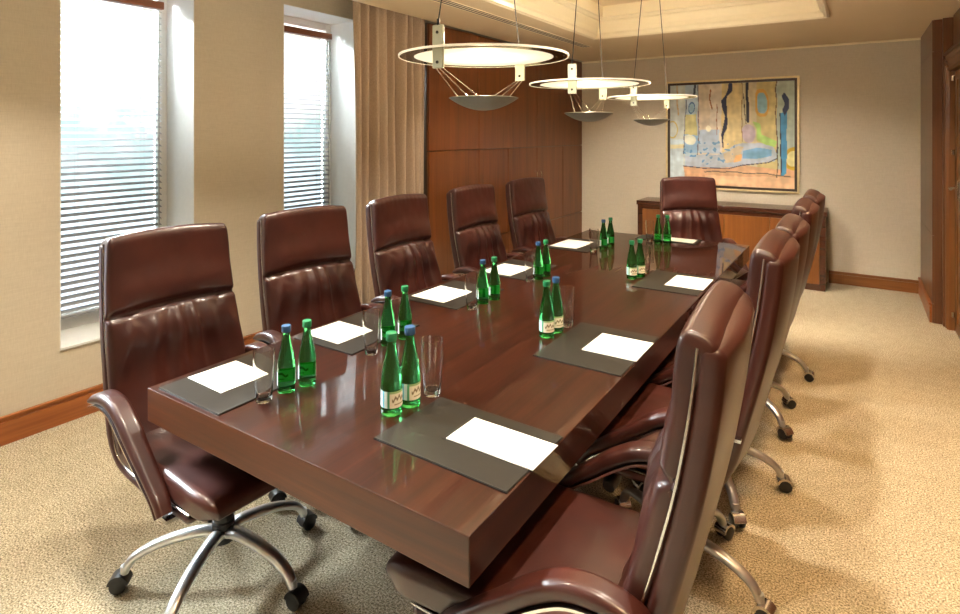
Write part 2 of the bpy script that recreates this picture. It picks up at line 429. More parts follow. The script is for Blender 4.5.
# ------------------------------------------------------------------ curtain
bm = bmesh.new()
ny, nzz = 240, 16; rows = []
for j in range(nzz+1):
    z = .012+(HP-.05-.012)*j/nzz; row = []
    for i in range(ny+1):
        u = i/ny; y = 3.03+.825*u
        ph = u*2*PI*8.0
        amp = .056*(.75+.25*math.sin(3.1*u*PI+1))
        a2 = 1-.35*(j/nzz)
        x = -3.10+amp*a2*math.sin(ph+.5*math.sin(j*.25+u*9)) + .014*math.sin(ph*.37+j*.12)
        row.append(bm.verts.new((x, y+.008*math.sin(ph*.5+j*.2), z)))
    rows.append(row)
for a, b in zip(rows, rows[1:]):
    for i in range(ny): bm.faces.new((a[i], a[i+1], b[i+1], b[i]))
cur = obj('curtain', bm, 'curtain', angle=180)
md = cur.modifiers.new('thick', 'SOLIDIFY'); md.thickness = .004
tag(cur, 'tan pleated full length curtain bunched beside the dark cupboard wall', 'curtain')
struct(obj('trim_5', B(-3.17, -3.09, YF, 3.86, HP-.03, HP), 'white', smooth=False))
# linear air slot in the ceiling
sl = thing('air_diffuser', 'long narrow slotted air diffuser in the ceiling left of the tray', 'vent', (-2.46, 3.9, HC))
bm = bmesh.new()
for xx in (-.05, -.016, .018, .046): box(bm, xx-.004, xx+.004, -2.0, 2.0, -.006, -.0005)
for yy in (-2.004, 2.0): box(bm, -.054, .05, yy, yy+.004, -.006, -.0005)
obj('frame', bm, 'moulding', sl, smooth=False)
obj('slot', B(-.045, .042, -1.99, 1.99, -.0035, -.0008), 'framedark', sl, smooth=False)

# ------------------------------------------------------------------ sideboard
sx0, sx1, sy0 = -2.16, -.262, 6.69
sb = thing('sideboard', 'low dark framed sideboard with amber wood doors along the back wall under the painting', 'sideboard', ((sx0+sx1)/2, (sy0+YB)/2, 0))
ox, oy = sb.location.x, sb.location.y
def cs(*a): return B(a[0]-ox, a[1]-ox, a[2]-oy, a[3]-oy, a[4], a[5])
yb2 = YB-.024
obj('top', cs(sx0-.01, sx1+.01, sy0-.015, yb2, .745, .795), 'side_dark', sb, bevel=.004)
obj('side_panel', cs(sx0, sx0+.05, sy0, yb2, 0, .744), 'side_dark', sb, bevel=.003)
obj('side_panel', cs(sx1-.05, sx1, sy0, yb2, 0, .744), 'side_dark', sb, bevel=.003)
obj('carcass', cs(sx0+.051, sx1-.051, sy0+.03, yb2, .03, .743), 'side_dark', sb)
obj('plinth', cs(sx0+.051, sx1-.051, sy0+.008, sy0+.029, 0, .06), 'side_dark', sb)
nd = 4; wd = (sx1-sx0-.104)/nd
for k in range(nd):
    a = sx0+.052+k*wd
    d = obj('door', cs(a+.002, a+wd-.002, sy0+.006, sy0+.029, .064, .700), 'side_panel', sb, bevel=.002)
obj('top_rail', cs(sx0+.051, sx1-.051, sy0+.004, sy0+.029, .702, .743), 'side_dark', sb)

# ------------------------------------------------------------------ painting
def srgb(r, g, b): return s2l((r/255., g/255., b/255.))
def segd(px, py, ax, ay, bx, by):
    dx, dy = bx-ax, by-ay; t = max(0, min(1, ((px-ax)*dx+(py-ay)*dy)/(dx*dx+dy*dy+1e-9)))
    return math.hypot(px-ax-dx*t, py-ay-dy*t), t
def pol(px, py, pts):
    ins = False; j = len(pts)-1
    for i in range(len(pts)):
        xi, yi = pts[i]; xj, yj = pts[j]
        if (yi > py) != (yj > py) and px < (xj-xi)*(py-yi)/(yj-yi)+xi: ins = not ins
        j = i
    return ins
LINES = [  # (points, width, colour, taper)
 ([(.42,0),(.40,.1),(.43,.18),(.46,.08),(.5,.02)], .0, (40,45,70)),
]
def paint(u, v):
    w = .012*noise.noise(Vector((u*7, v*7, 0)))
    x, y = u+w, v+w
    n1 = noise.noise(Vector((u*4, v*14, 3))); n2 = noise.noise(Vector((u*28, v*9, 8))); n3 = noise.noise(Vector((u*30, v*30, 5)))
    # background vertical bands
    if x < .13: c = (196, 204, 200)
    elif x < .24: c = (178, 200, 214) 
    elif x < .34: c = (214, 200, 178)
    elif x < .44: c = (222, 212, 196)
    elif x < .60: c = (222, 204, 150)
    elif x < .72: c = (206, 196, 160)
    elif x < .87: c = (205, 190, 130)
    else: c = (176, 190, 176)
    if .13 <= x < .23 and .3 < y < .5: c = (206, 200, 140)
    if .23 < x < .42 and y > .45 and y < .68: c = (178, 194, 212)
    if .12 < x < .24 and .5 < y < .68: c = (150, 190, 222)
    if x < .12 and y > .55: c = (200, 216, 224)
    # floor
    if y > .80+.02*math.sin(x*9) and x > .12: c = (216, 170, 130)
    if y > .90 and x > .3: c = (232, 190, 150)
    # reclining mound
    m = [(.12,.72),(.25,.70),(.42,.69),(.55,.60),(.62,.575),(.75,.58),(.85,.62),(.88,.70),(.85,.745),(.7,.77),(.55,.81),(.4,.83),(.15,.82)]
    if pol(x, y, m): c = (178, 190, 205)
    if pol(x, y, [(.45,.68),(.58,.61),(.62,.62),(.58,.75),(.47,.78)]): c = (200, 186, 160)
    if pol(x, y, [(.62,.66),(.72,.62),(.84,.65),(.83,.70),(.7,.73),(.61,.735)]): c = (120, 172, 212)
    if pol(x, y, [(.55,.70),(.61,.69),(.60,.75),(.53,.77)]): c = (226, 176, 120)
    if math.hypot((x-.17)/.05, (y-.55)/.05) < 1: c = (226, 230, 216)
    if math.hypot((x-.33)/.022, (y-.44)/.03) < 1: c = (240, 236, 216)
    if math.hypot((x-.655)/.055, (y-.49)/.085) < 1: c = (190, 176, 188)
    if pol(x, y, [(.69,.38),(.74,.39),(.755,.50),(.87,.56),(.86,.62),(.79,.60),(.72,.55),(.715,.44)]): c = (176, 214, 120)
    # oval window
    e = (abs((x-.755)/.052)**2.6+abs((y-.20)/.13)**2.6)
    if e < 1: c = (214, 168, 84)
    if e < .45: c = (140, 186, 200)
    e = math.hypot((x-.99)/.075, (y-.72)/.11)
    if e < 1: c = (206, 170, 50)
    if e < .7: c = (236, 226, 160)
    if math.hypot((x-.02)/.05, (y-.45)/.09) < 1 and math.hypot((x-.02)/.04, (y-.45)/.075) > 1: c = (196, 178, 110)
    if .6 < y < .64 and x < .12: c = (226, 220, 180)
    e = math.hypot((x-.185)/.03, (y-.23)/.065)
    if e < 1: c = (70, 110, 160)
    if e < .75: c = (150, 190, 214)
    # blue column
    if pol(x, y, [(.90,.30),(.945,.28),(.94,.86),(.915,.89),(.895,.88)]): c = (70, 142, 190)
    if pol(x, y, [(.905,.14),(.93,.11),(.96,.17),(.955,.26),(.93,.33),(.91,.27),(.925,.21)]): c = (38, 52, 88)
    # outlines
    def line(pts, wd, col):
        nonlocal c
        for (a, b) in zip(pts, pts[1:]):
            d, t = segd(x, y, a[0], a[1], b[0], b[1])
            if d < wd: c = col
    line([(.895,.3),(.90,.88)], .004, (50, 50, 60))
    line([(.87,0),(.86,.3),(.875,.6),(.87,.9)], .004, (110, 90, 70))
    line([(.12,.82),(.3,.835),(.5,.83),(.6,.79),(.8,.76),(.87,.72),(.88,.62)], .004, (60, 60, 80))
    line([(.3,.87),(.5,.86),(.75,.87),(.97,.89)], .005, (110, 96, 80))
    line([(.60,0),(.605,.4),(.60,.56)], .003, (150, 120, 80))
    line([(.235,0),(.25,.3),(.235,.7)], .004, (120, 110, 120))
    line([(.14,.15),(.13,.4),(.12,.7)], .003, (90, 100, 120))
    line([(.21,0),(.20,.12)], .010, (60, 70, 90))
    line([(.35,.06),(.345,.15),(.355,.24)], .006, (150, 100, 60))
    line([(.40,.2),(.40,.5)], .003, (160, 110, 80))
    line([(.065,0),(.07,.3)], .005, (200, 170, 120))
    line([(.64,0),(.64,.14),(.65,.25),(.655,.38)], .011, (44, 48, 62))
    line([(.61,.1),(.63,.3),(.64,.4)], .003, (70, 60, 60))
    # dark twisting ribbon
    for (cx, cy, rx, ry, rot) in () and ((.505,.06,.018,.07,.25), (.46,.19,.022,.11,0), (.47,.42,.017,.09,0), (.445,.55,.008,.08,-.1)):
        dx, dy = x-cx, y-cy; a = dx*math.cos(rot)+dy*math.sin(rot); b = -dx*math.sin(rot)+dy*math.cos(rot)
        if (a/rx)**2+(b/ry)**2 < 1: c = (34, 40, 72)
    rb = [(.515,.01),(.505,.07),(.475,.12),(.455,.17),(.462,.24),(.478,.32),(.480,.38),(.468,.44),(.452,.49),(.448,.55),(.445,.62)]
    wr = [.014,.018,.010,.020,.020,.008,.014,.018,.012,.006,.004]
    for q in range(10):
        d, t = segd(x, y, *rb[q], *rb[q+1])
        if d < wr[q]*(1-t)+wr[q+1]*t: c = (34, 40, 72)
    # sketchy figures lower left
    if .23 < x < .55 and .56 < y < .80 and n3 > .30: c = (108, 150, 190)
    if .12 < x < .24 and .62 < y < .72 and n3 > .25: c = (100, 150, 196)
    k = 1+.10*n1+.10*n2+.06*n3
    return srgb(*[max(0, min(255, q*k)) for q in c])
px0, px1, pz0, pz1 = -1.945, -.519, .925, 2.205
pa = thing('framed_painting', 'large abstract painting in a thin gilt frame on the back wall above the sideboard', 'painting', ((px0+px1)/2, YB-.0, (pz0+pz1)/2))
hw, hh = (px1-px0)/2, (pz1-pz0)/2
def rect_frame(w, h, t, y0, y1):
    bm = bmesh.new(); box(bm, -w, w, y0, y1, h-t, h); box(bm, -w, w, y0, y1, -h, -h+t); box(bm, -w, -w+t, y0, y1, -h+t, h-t); box(bm, w-t, w, y0, y1, -h+t, h-t); return bm
obj('gilt_frame', rect_frame(hw, hh, .022, -.045, -.004), 'gold', pa, smooth=False, bevel=.004, label='pale gilt outer frame')
obj('inner_frame', rect_frame(hw-.0225, hh-.0225, .026, -.035, -.004), 'framedark', pa, smooth=False, label='dark brown inner frame')
cw, ch = hw-.049, hh-.049
bm = bmesh.new(); nx_, nz_ = 210, 190
col = {}
g = [[None]*(nx_+1) for _ in range(nz_+1)]
cols = []
for j in range(nz_+1):
    for i in range(nx_+1):
        g[j][i] = bm.verts.new((-cw+2*cw*i/nx_, -.016, ch-2*ch*j/nz_)); cols.append(paint(i/nx_, j/nz_))
for j in range(nz_):
    for i in range(nx_): bm.faces.new((g[j][i], g[j+1][i], g[j+1][i+1], g[j][i+1]))
def painted(o, cols):
    at = o.data.color_attributes.new('paint', 'FLOAT_COLOR', 'POINT')
    at.data.foreach_set('color', [v for c in cols for v in (c[0], c[1], c[2], 1.)])
cv = obj('canvas', bm, 'canvas', pa, smooth=False); painted(cv, cols)

# ------------------------------------------------------------------ conference table
tx0, tx1, ty0, ty1 = -1.938, -.668, .980, 4.676
tb = thing('conference_table', 'long glossy dark mahogany conference table set for a meeting', 'table', ((tx0+tx1)/2, (ty0+ty1)/2, 0))
hx, hy = (tx1-tx0)/2, (ty1-ty0)/2
bm = B(-hx, hx, -hy, hy, .642, .75)
bm.faces.ensure_lookup_table()
for f in bm.faces:
    f.normal_update()
    c = f.calc_center_median()
    if abs(abs(c.y)-hy) < 1e-4: f.material_index = 1
obj('tabletop', bm, ['table', 'table_end'], tb, smooth=False, bevel=.0025)
for s in (-1, 1):
    bm = bmesh.new(); box(bm, -.24, .24, s*1.05-.05, s*1.05+.05, .0, .641); box(bm, -.30, .30, s*1.05-.10, s*1.05+.10, 0, .05)
    obj('pedestal', bm, 'table_end', tb, smooth=False, bevel=.004)
obj('stretcher', B(-.02, .02, -.998, .998, .10, .40), 'table', tb, smooth=False, bevel=.003)

# ------------------------------------------------------------------ executive chair
def gs(x, c, w): return math.exp(-((x-c)/w)**2)
SEAM = .622
def back_disp(u, s, m):
    if m < -.2: return -.034*min(1, max(0, (s-.86)/.10))
    d = 0
    # seam groove between head and lumbar cushion (bowed down in the middle)
    sc = SEAM+.018*(1-u*u)-.006
    d -= .020*gs(s, sc, .014)
    if s > sc:   # head cushion: swells above the seam
        d += .020*gs(s, sc+.09, .10)*(1-u**4) + .004*gs(s, .9, .1)
        d += .0006*math.sin(u*40)*gs(s, .985, .04)
    else:
        q = sc-s
        d += .024*gs(q, .12, .11)*(1-u**4)
        f = 0
        for (c0, wd, a, sl, ln) in ((-.33, .085, .006, -.30, .30), (-.06, .075, .012, -.02, .34), (.17, .06, .011, .20, .34), (.40, .08, .006, .45, .24), (-.66, .06, .003, -.8, .18), (.70, .06, .003, .9, .15)):
            cc = c0+sl*q
            f += 2.2*a*gs(u, cc, wd*(1+q*2.2))*math.exp(-((q-.19)/ln)**2)*(1-math.exp(-q/.05))
        d += f
        # tufted creases at the seam corners
        for c0 in (-.72, .72):
            d -= .008*gs(u, c0-(q*2.0*(-1 if c0 < 0 else 1)), .07)*gs(q, .0, .07)
    d += .0012*noise.noise(Vector((u*5, s*12, 2)))
    return d
# front surface reference path of the back (bottom -> top), local: x forward, z up
BACK = [(-.125, .485), (-.170, .560), (-.222, .69), (-.269, .865), (-.300, 1.03), (-.316, 1.200)]
def offp(path, d):
    P = [Vector((x, 0, z)) for x, z in path]; o = []
    for i, p in enumerate(P):
        t = (P[min(i+1, len(P)-1)]-P[max(i-1, 0)]).normalized(); o.append((p.x+t.z*d, p.z-t.x*d))
    return o
def Wb(s): return .262-.032*s**1.3
chair = thing('office_chair', 'x', 'chair')
bkc = obj('backrest', padloft(offp(BACK, -.022), Wb, lambda s: .022, .016, n=80, nf=56, end=.034, disp=back_disp, cornerW=.016, crown=.014), 'leather', chair, angle=180)
SH = [(.30, .425), (.12, .417), (-.06, .417), (-.175, .438), (-.240, .52), (-.286, .68), (-.332, .865), (-.362, 1.03), (-.377, 1.176)]
def Wsh(s): return .250-.016*max(0, s-.4)**1.5
# the shell path runs from the seat front under the seat and up the back; front side faces up / forward
def shell_disp(u, s, m):
    return -.024*(1-abs(u)**2.4)*min(1, max(0, (s-.30)/.2)) if m < -.2 else 0
obj('back_shell', padloft(SH, lambda s: (.254 if s < .35 else .264-.030*((s-.35)/.65)**1.2 - .010*(1-min(1,(s-.35)/.1))), lambda s: .015+.009*min(1, max(0, (s-.28)/.25)), .016, n=50, nf=14, end=.022, cornerW=.02, disp=shell_disp, crown=.012), 'leather', chair, angle=180)
# chrome edge strips between cushion and shell
for sy in (-1, 1):
    pts = smooth_path([(x, 0, z) for x, z in ((.30, .445), (.10, .438), (-.06, .438), (-.155, .460), (-.208, .54), (-.257, .69), (-.305, .865), (-.335, 1.03), (-.351, 1.172))], 60)
    P2 = []
    for i, p in enumerate(pts):
        s = i/59; P2.append(Vector((p.x, sy*(.252+.010*min(1, max(0, (s-.33)/.1))-.030*max(0, (s-.35)/.65)**1.2), p.z)))
    bm = bmesh.new(); tube(bm, P2, .0024, 8, Vector((0,1,0)), 1.3)
    obj('edge_trim', bm, 'chrome', chair, label='chrome edge strip')
# seat cushion
def seat_disp(u, s, m):
    if m < -.2: return 0
    d = .010*(1-u*u)*math.sin(PI*min(1, s*1.1)) - .008*gs(s, .42, .25)*gs(u, 0, .55)
    d += .0022*math.sin(u*9+s*4)*gs(s, .2, .2) + .0015*noise.noise(Vector((u*4, s*6, 1)))
    d += .0035*gs(u, .35+.4*s, .07)*gs(s, .3, .2)+.0035*gs(u, -.4-.3*s, .07)*gs(s, .32, .2)
    return d
def flip(path): return [(x, z) for x, z in path]
SEAT = [(.380, .438), (.370, .458), (.33, .477), (.20, .484), (.05, .482), (-.10, .480), (-.17, .484), (-.20, .486)]
obj('seat', padloft(SEAT, lambda s: .256-.03*max(0, 1-s*6)**2, lambda s: .040, .022, n=50, nf=36, end=.035, disp=seat_disp, cornerW=.03), 'leather', chair, angle=180)
# armrests
ARM = [(-.272, .650), (-.225, .668), (-.17, .676), (-.105, .667), (-.035, .630), (.035, .578), (.115, .520), (.180, .470), (.213, .428)]
for sy in (-1, 1):
    n = 48; pts = smooth_path([(x, sy*.280, z) for x, z in ARM], n)
    bm = bmesh.new(); rings = []
    for i, p in enumerate(pts):
        s = i/(n-1); t = (pts[min(i+1, n-1)]-pts[max(i-1, 0)]).normalized(); nr = Vector((-t.z, 0, t.x))
        if nr.z < 0 and nr.x < 0: nr = -nr
        w = .033-.010*max(0, s-.55)/.45; th = .015+.006*math.sin(PI*min(1, s*1.2)); 
        if s < .06: th *= .45+.55*s/.06
        ring = [bm.verts.new(p+Vector((0, y, 0))+nr*m_) for (y, m_) in rrect(w, th, th*.9, 6, 5, 1)]
        rings.append(ring)
    for a, b in zip(rings, rings[1:]):
        for k in range(len(a)): bm.faces.new((a[k], b[k], b[(k+1) % len(a)], a[(k+1) % len(a)]))
    bm.faces.new(rings[0]); bm.faces.new(rings[-1])
    arm = obj('armrest', bm, 'leather', chair, angle=60)
    # chrome underside band
    bm = bmesh.new(); rings = []
    for i, p in enumerate(pts):
        s = i/(n-1); t = (pts[min(i+1, n-1)]-pts[max(i-1, 0)]).normalized(); nr = Vector((-t.z, 0, t.x))
        th = .015+.006*math.sin(PI*min(1, s*1.2)); w = .0345-.010*max(0, s-.55)/.45
        q = p-nr*(th+.003)
        rings.append([bm.verts.new(q+Vector((0, y, 0))+nr*m_) for (y, m_) in ((w, .003), (-w, .003), (-w, -.003), (w, -.003))])
    for a, b in zip(rings, rings[1:]):
        for k in range(4): bm.faces.new((a[k], b[k], b[(k+1) % 4], a[(k+1) % 4]))
    bm.faces.new(rings[0]); bm.faces.new(rings[-1])
    # mount plates joining the band to the seat and to the back
    y0, y1 = (.235, .280) if sy > 0 else (-.280, -.235)
    box(bm, .165, .225, y0, y1, .402, .414)
    box(bm, -.295, -.25, y0, y1, .632, .642)
    obj('arm_support', bm, 'chrome', arm, label='chrome support band', angle=50)
# mechanism
bm = bmesh.new(); box(bm, -.08, .17, -.07, .07, .345, .396); box(bm, -.10, .20, -.10, .10, .390, .402)
obj('mechanism', bm, 'black', chair, bevel=.008)
for (x, y) in ((.02, -.15), (.07, .15)):
    bm = bmesh.new(); tube(bm, [Vector((x+.04, y*.4, .372)), Vector((x+.04, y*.95, .365))], .007, 8, Vector((0,0,1)))
    q = smooth_path([(x+.06, y*.95, .364), (x+.06, y*1.5, .335)], 6); tube(bm, q, .029, 14, Vector((0,0,1)), .9, rf=lambda t: .8+.25*math.sin(PI*t)); obj('adjustment_knob', bm, 'black', chair)
bm = bmesh.new(); lathe(bm, [(0, .13), (.036, .13), (.038, .20), (.034, .205), (.034, .29), (.027, .295), (.027, .346), (0, .346)], 24, cx=.05); obj('gas_column', bm, 'black', chair)
def leg_bm():
    bm = bmesh.new()
    pts = smooth_path([(.0, 0, .155), (.06, 0, .170), (.14, 0, .163), (.225, 0, .142), (.290, 0, .108), (.320, 0, .064)], 24)
    tube(bm, pts, .025, 12, Vector((0,1,0)), .72, rf=lambda t: 1.08-.32*t)
    tube(bm, [Vector((.318, 0, .085)), Vector((.320, 0, .058))], .014, 10, Vector((0,1,0)))
    return bm
def caster_bm(hood):
    bm = bmesh.new()
    for s in (-1, 1):
        b2 = bmesh.new(); lathe(b2, [(0, -.010), (.020, -.011), (.0265, -.008), (.028, -.003), (.028, .003), (.0265, .008), (.020, .011), (0, .010)], 20)
        bmesh.ops.rotate(b2, verts=b2.verts, cent=(0,0,0), matrix=Matrix.Rotation(PI/2, 3, 'X'))
        bmesh.ops.translate(b2, verts=b2.verts, vec=(.335, s*.015, .0285))
        me = bpy.data.meshes.new('tmp'); b2.to_mesh(me); b2.free(); bm.from_mesh(me); bpy.data.meshes.remove(me)
    # hood
    n = 14; ra, rb = [], []
    for w, dst in ((-.024, ra), (.024, rb)):
        for i in range(n):
            a = R(10)+R(165)*i/(n-1); dst.append(bm.verts.new((.335+.034*math.cos(a), w, .0285+.034*math.sin(a))))
    for i in range(n-1):
        f = bm.faces.new((ra[i], ra[i+1], rb[i+1], rb[i])); f.material_index = 1
    for rr in (ra, rb):
        f = bm.faces.new(rr); f.material_index = 1
    return bm
legs = []
for k in range(5):
    lg = obj('base_leg', leg_bm() if k == 0 else bmesh.new(), 'alu', chair, loc=(.05, 0, 0), rot=(0, 0, 2*PI*k/5), angle=60)
    if k == 0: lgm = lg.data
    else: lg.data = lgm
    legs.append(lg)
    ca = obj('caster', caster_bm(0) if k == 0 else bmesh.new(), ['black', 'black'], lg)
    if k == 0: cam_ = ca.data
    else: ca.data = cam_
hood_mesh = cam_.copy(); hood_mesh.materials[1] = M['chrome']

def place(src, x, y, rz, base, label, group, hood=False, dz=0):
    """move src (first use) or copy it; base = world angle of one leg"""
    c = src
    c.location = (x, y, 0); c.rotation_euler = (0, 0, rz); tag(c, label, 'chair', group)
    k = 0
    for ch in c.children:
        if ch.name.startswith('base_leg'):
            ch.rotation_euler = (0, 0, R(base)-rz+2*PI*k/5); k += 1
            if hood: ch.location.x = 0
            if hood:
                for g_ in ch.children: g_.data = hood_mesh
        elif ch.name.startswith('gas'):
            if hood: ch.location.x = -.05
            ch.scale.z = 1+dz/.346
        elif dz: ch.location.z = dz
    return c
LX, RX = -1.968, -.590
CH = [
 (LX+.022, 1.225, R(-3), 9, 'brown leather high back chair nearest the camera on the window side', 0, 0),
 (LX-.01, 1.895, R(-8), 30, 'brown leather high back chair in front of the second window', 0, 0),
 (LX, 2.64, R(-1), 8, 'brown leather high back chair in front of the tan curtain', 0, 0),
 (LX-.005, 3.42, R(-4), 40, 'brown leather high back chair by the cupboard wall, next after the curtain', 0, 0),
 (LX, 4.21, R(-6), 20, 'farthest brown leather high back chair on the window side, under the cupboard handles', 0, 0),
 (RX-.022, 1.335, PI+R(3), 190, 'big chestnut leather chair in the right foreground seen from behind', 1, .008),
 (RX+.01, 2.11, PI, -8, 'brown leather chair right behind the foreground chair on the door side', 1, .038),
 (RX, 2.78, PI, 16, 'third brown leather chair back counted from the front on the door side', 1, .015),
 (RX, 3.55, PI, -34, 'fourth brown leather chair back counted from the front on the door side', 1, .015),
 (RX, 4.23, PI, 0, 'farthest brown leather chair on the door side, half hidden by the others', 1, .010),
 (-1.06, 4.975, R(-57), -40, 'brown leather chair at the head of the table before the sideboard', 0, -.01),
]
srcs = [chair]+[copy_tree(chair) for _ in CH[1:]]
for s_, c_ in zip(srcs, CH):
    place(s_, c_[0], c_[1], c_[2], c_[3], c_[4], 'leather chairs around the conference table', bool(c_[5]), c_[6])

# ------------------------------------------------------------------ things on the table
ZT = .7502
seatname = ['first seat on window side', 'second seat on window side', 'third seat on window side', 'fourth seat on window side', 'last seat on window side',
            'first seat on door side', 'middle setting on door side', 'last setting on door side', 'head seat']
# pads: centre, half x, half y, rot ; papers same
PADS = [(-1.735, 1.176, .165, .18, 0), (-1.745, 1.74, .165, .20, 0), (-1.735, 2.42, .165, .215, 0), (-1.735, 3.07, .165, .215, 0), (-1.735, 3.99, .165, .225, 0),
        (-.884, 1.295, .212, .148, R(-1)), (-.842, 2.13, .170, .225, 0), (-.850, 3.28, .170, .22, 0), (-1.235, 4.570, .23, .10, 0)]
PAPS = [(-1.786, 1.172, .10, .088), (-1.80, 1.68, .105, .094), (-1.782, 2.37, .105, .118), (-1.772, 3.01, .10, .125), (-1.775, 3.97, .105, .15),
        (-.794, 1.318, .133, .068), (-.772, 2.156, .105, .107), (-.775, 3.30, .10, .13), (-1.135, 4.570, .105, .075)]
for i, (cx, cy, a, b, rz) in enumerate(PADS):
    p = thing('desk_pad', 'dark leather desk pad at the '+seatname[i], 'desk pad', (cx, cy, ZT), rz, 'leather desk pads on the conference table')
    obj('base_board', B(-a, a, -b, b, 0, .0022), 'pad_edge', p, smooth=False)
    obj('cover', B(-a+.001, a-.001, -b+.001, b-.001, .0024, .0044), 'pad', p, smooth=False, bevel=.0008)
    px_, py_, pa_, pb_ = PAPS[i]
    # dark slot holding the sheet's inner edge
    if i in (5, 6, 7):
        xs = px_-cx-pa_
        obj('paper_slot', B(xs-.014, xs+.004, py_-cy-pb_-.002, py_-cy+pb_+.002, .0044, .0052), 'pad_edge', p, smooth=False)
    n = thing('notepaper', 'white sheets of notepaper on the desk pad at the '+seatname[i], 'paper', (px_, py_, ZT+(.0056 if i in (5,6,7) else .0048)), rz+(R(-2) if i < 5 else 0), 'white notepaper on the desk pads')
    obj('sheets', B(-pa_, pa_, -pb_, pb_, 0, .0024), 'paper', n, smooth=False)
    bm = bmesh.new()
    for j, (w0, w1) in enumerate(((-.012, .012), (-.016, .016), (-.010, .010))):
        box(bm, -pa_+.026+j*.007, -pa_+.029+j*.007, w0, w1, .0024, .0026)
    obj('printed_heading', bm, 'print', n, smooth=False, label='small printed heading')

# bottle prototype (0,0) origin at base
def bottle_proto():
    b = thing('water_bottle', 'x', 'bottle')
    pr_ = [(0, .004), (.018, .002), (.024, .0), (.0275, .003), (.029, .010), (.029, .084), (.0282, .096), (.0255, .114), (.0210, .136), (.0165, .158), (.0134, .176), (.0120, .188), (.0122, .203), (0, .203)]
    P = smooth_path([(r, 0, z) for r, z in pr_[1:-1]], 46)
    bm = bmesh.new(); lathe(bm, [(0, .004)]+[(p.x, p.z) for p in P]+[(0, .203)], 36); obj('glass_body', bm, 'bottle', b, angle=70)
    bm = bmesh.new(); seg = 30; prf = [(0, .2175), (.0135, .2175), (.0148, .2165), (.0150, .215), (.0150, .197), (.0140, .1955), (.0128, .1955)]
    lathe(bm, prf, seg); obj('cap', bm, 'cap_green', b)
    # wrapped label: from -120 to 120 deg, centred on +x
    bm = bmesh.new(); cols = []; nA, nZ = 72, 26; g = []
    for j in range(nZ+1):
        row = []
        for i in range(nA+1):
            u = i/nA; v = j/nZ; a = R(-110+220*u)
            row.append(bm.verts.new((.0294*math.cos(a), .0294*math.sin(a), .024+.044*v)))
            c = (222, 214, 190)
            if u > .88: c = (150, 190, 214) if u < .95 else (232, 236, 232)
            elif u < .40:
                c = (206, 222, 214)
                if .04 < u < .16: c = (200, 214, 220) if (int(v*26) % 3) else (60, 70, 80)
                if .20 < u < .26: c = (96, 168, 190)
                if u > .34: c = (70, 150, 110)
            else:
                w_ = .55+.09*math.sin((u-.4)*58)+.06*math.sin(u*23)
                if abs(v-w_) < .09 and .45 < u < .95: c = (126, 110, 78)
                if abs(v-.22) < .03 and .5 < u < .9: c = (150, 140, 100)
                if v > .86: c = (140, 170, 110)
            cols.append(srgb(*c))
        g.append(row)
    for j in range(nZ):
        for i in range(nA): bm.faces.new((g[j][i], g[j][i+1], g[j+1][i+1], g[j+1][i]))
    o = obj('label', bm, 'label', b, smooth=True, angle=180, label='wrapped paper label'); painted(o, cols)
    return b
def glass_proto():
    b = thing('water_glass', 'x', 'glass')
    out = [(.0, .0), (.021, .0), (.0235, .003), (.0245, .02), (.0275, .06), (.0305, .10), (.0315, .13), (.0305, .158)]
    inn = [(.0293, .158), (.0303, .13), (.0293, .10), (.0263, .06), (.0230, .026), (.020, .017), (.0, .015)]
    bm = bmesh.new(); lathe(bm, out+inn, 36); obj('tumbler', bm, 'glass', b, angle=60)
    return b
bp_ = bottle_proto(); gp_ = glass_proto()
BOT = [  # x, y, cap, label rotation, scale, label text
 (-1.542, 1.215, 'b', 147, .97, 'left one of pair, blue cap'), (-1.525, 1.285, 'g', 147, .97, 'right one of pair, green cap'),
 (-1.545, 1.700, 'b', 147, .97, 'left one of pair, blue cap'), (-1.535, 1.790, 'g', 147, .97, 'right one of pair, green cap'),
 (-1.535, 2.372, 'b', 147, .97, 'left one of pair, blue cap'), (-1.52, 2.455, 'g', 147, .97, 'right one of pair, green cap'),
 (-1.522, 2.935, 'b', 147, .97, 'left one of pair, blue cap'), (-1.515, 3.015, 'g', 147, .97, 'right one of pair, green cap'),
 (-1.526, 3.955, 'b', 147, .97, 'left one of pair, blue cap'), (-1.518, 4.075, 'g', 147, .97, 'right one of pair, green cap'),
 (-1.158, 1.290, 'g', -35, 1.10, 'front one of pair, green cap'), (-1.146, 1.360, 'b', -30, 1.10, 'rear one of pair, blue cap'),
 (-1.062, 2.122, 'g', -66, 1.05, 'front one of pair, green cap'), (-1.056, 2.195, 'b', -60, 1.05, 'rear one of pair, blue cap'),
 (-1.078, 3.235, 'g', -74, 1.0, 'left one of pair, green cap'), (-1.055, 3.310, 'g', -66, 1.0, 'right one of pair, green cap'),
 (-1.262, 4.395, 'g', 100, .98, 'left one of pair, green cap'), (-1.198, 4.415, 'g', 100, .98, 'right one of pair, green cap')]
cap_blue = None
bs = [bp_]+[copy_tree(bp_) for _ in BOT[1:]]
for i, (b, (x, y, cp, rz, sc, lb)) in enumerate(zip(bs, BOT)):
    b.location = (x, y, ZT); b.rotation_euler = (0, 0, R(rz)); b.scale = (sc, sc, sc)
    tag(b, 'green water bottle, '+lb+', '+seatname[i//2], 'bottle', 'green water bottles on the conference table')
    if cp == 'b':
        for ch in b.children:
            if ch.name.startswith('cap'):
                if cap_blue is None:
                    cap_blue = ch.data.copy(); cap_blue.materials[0] = M['cap_blue']
                ch.data = cap_blue
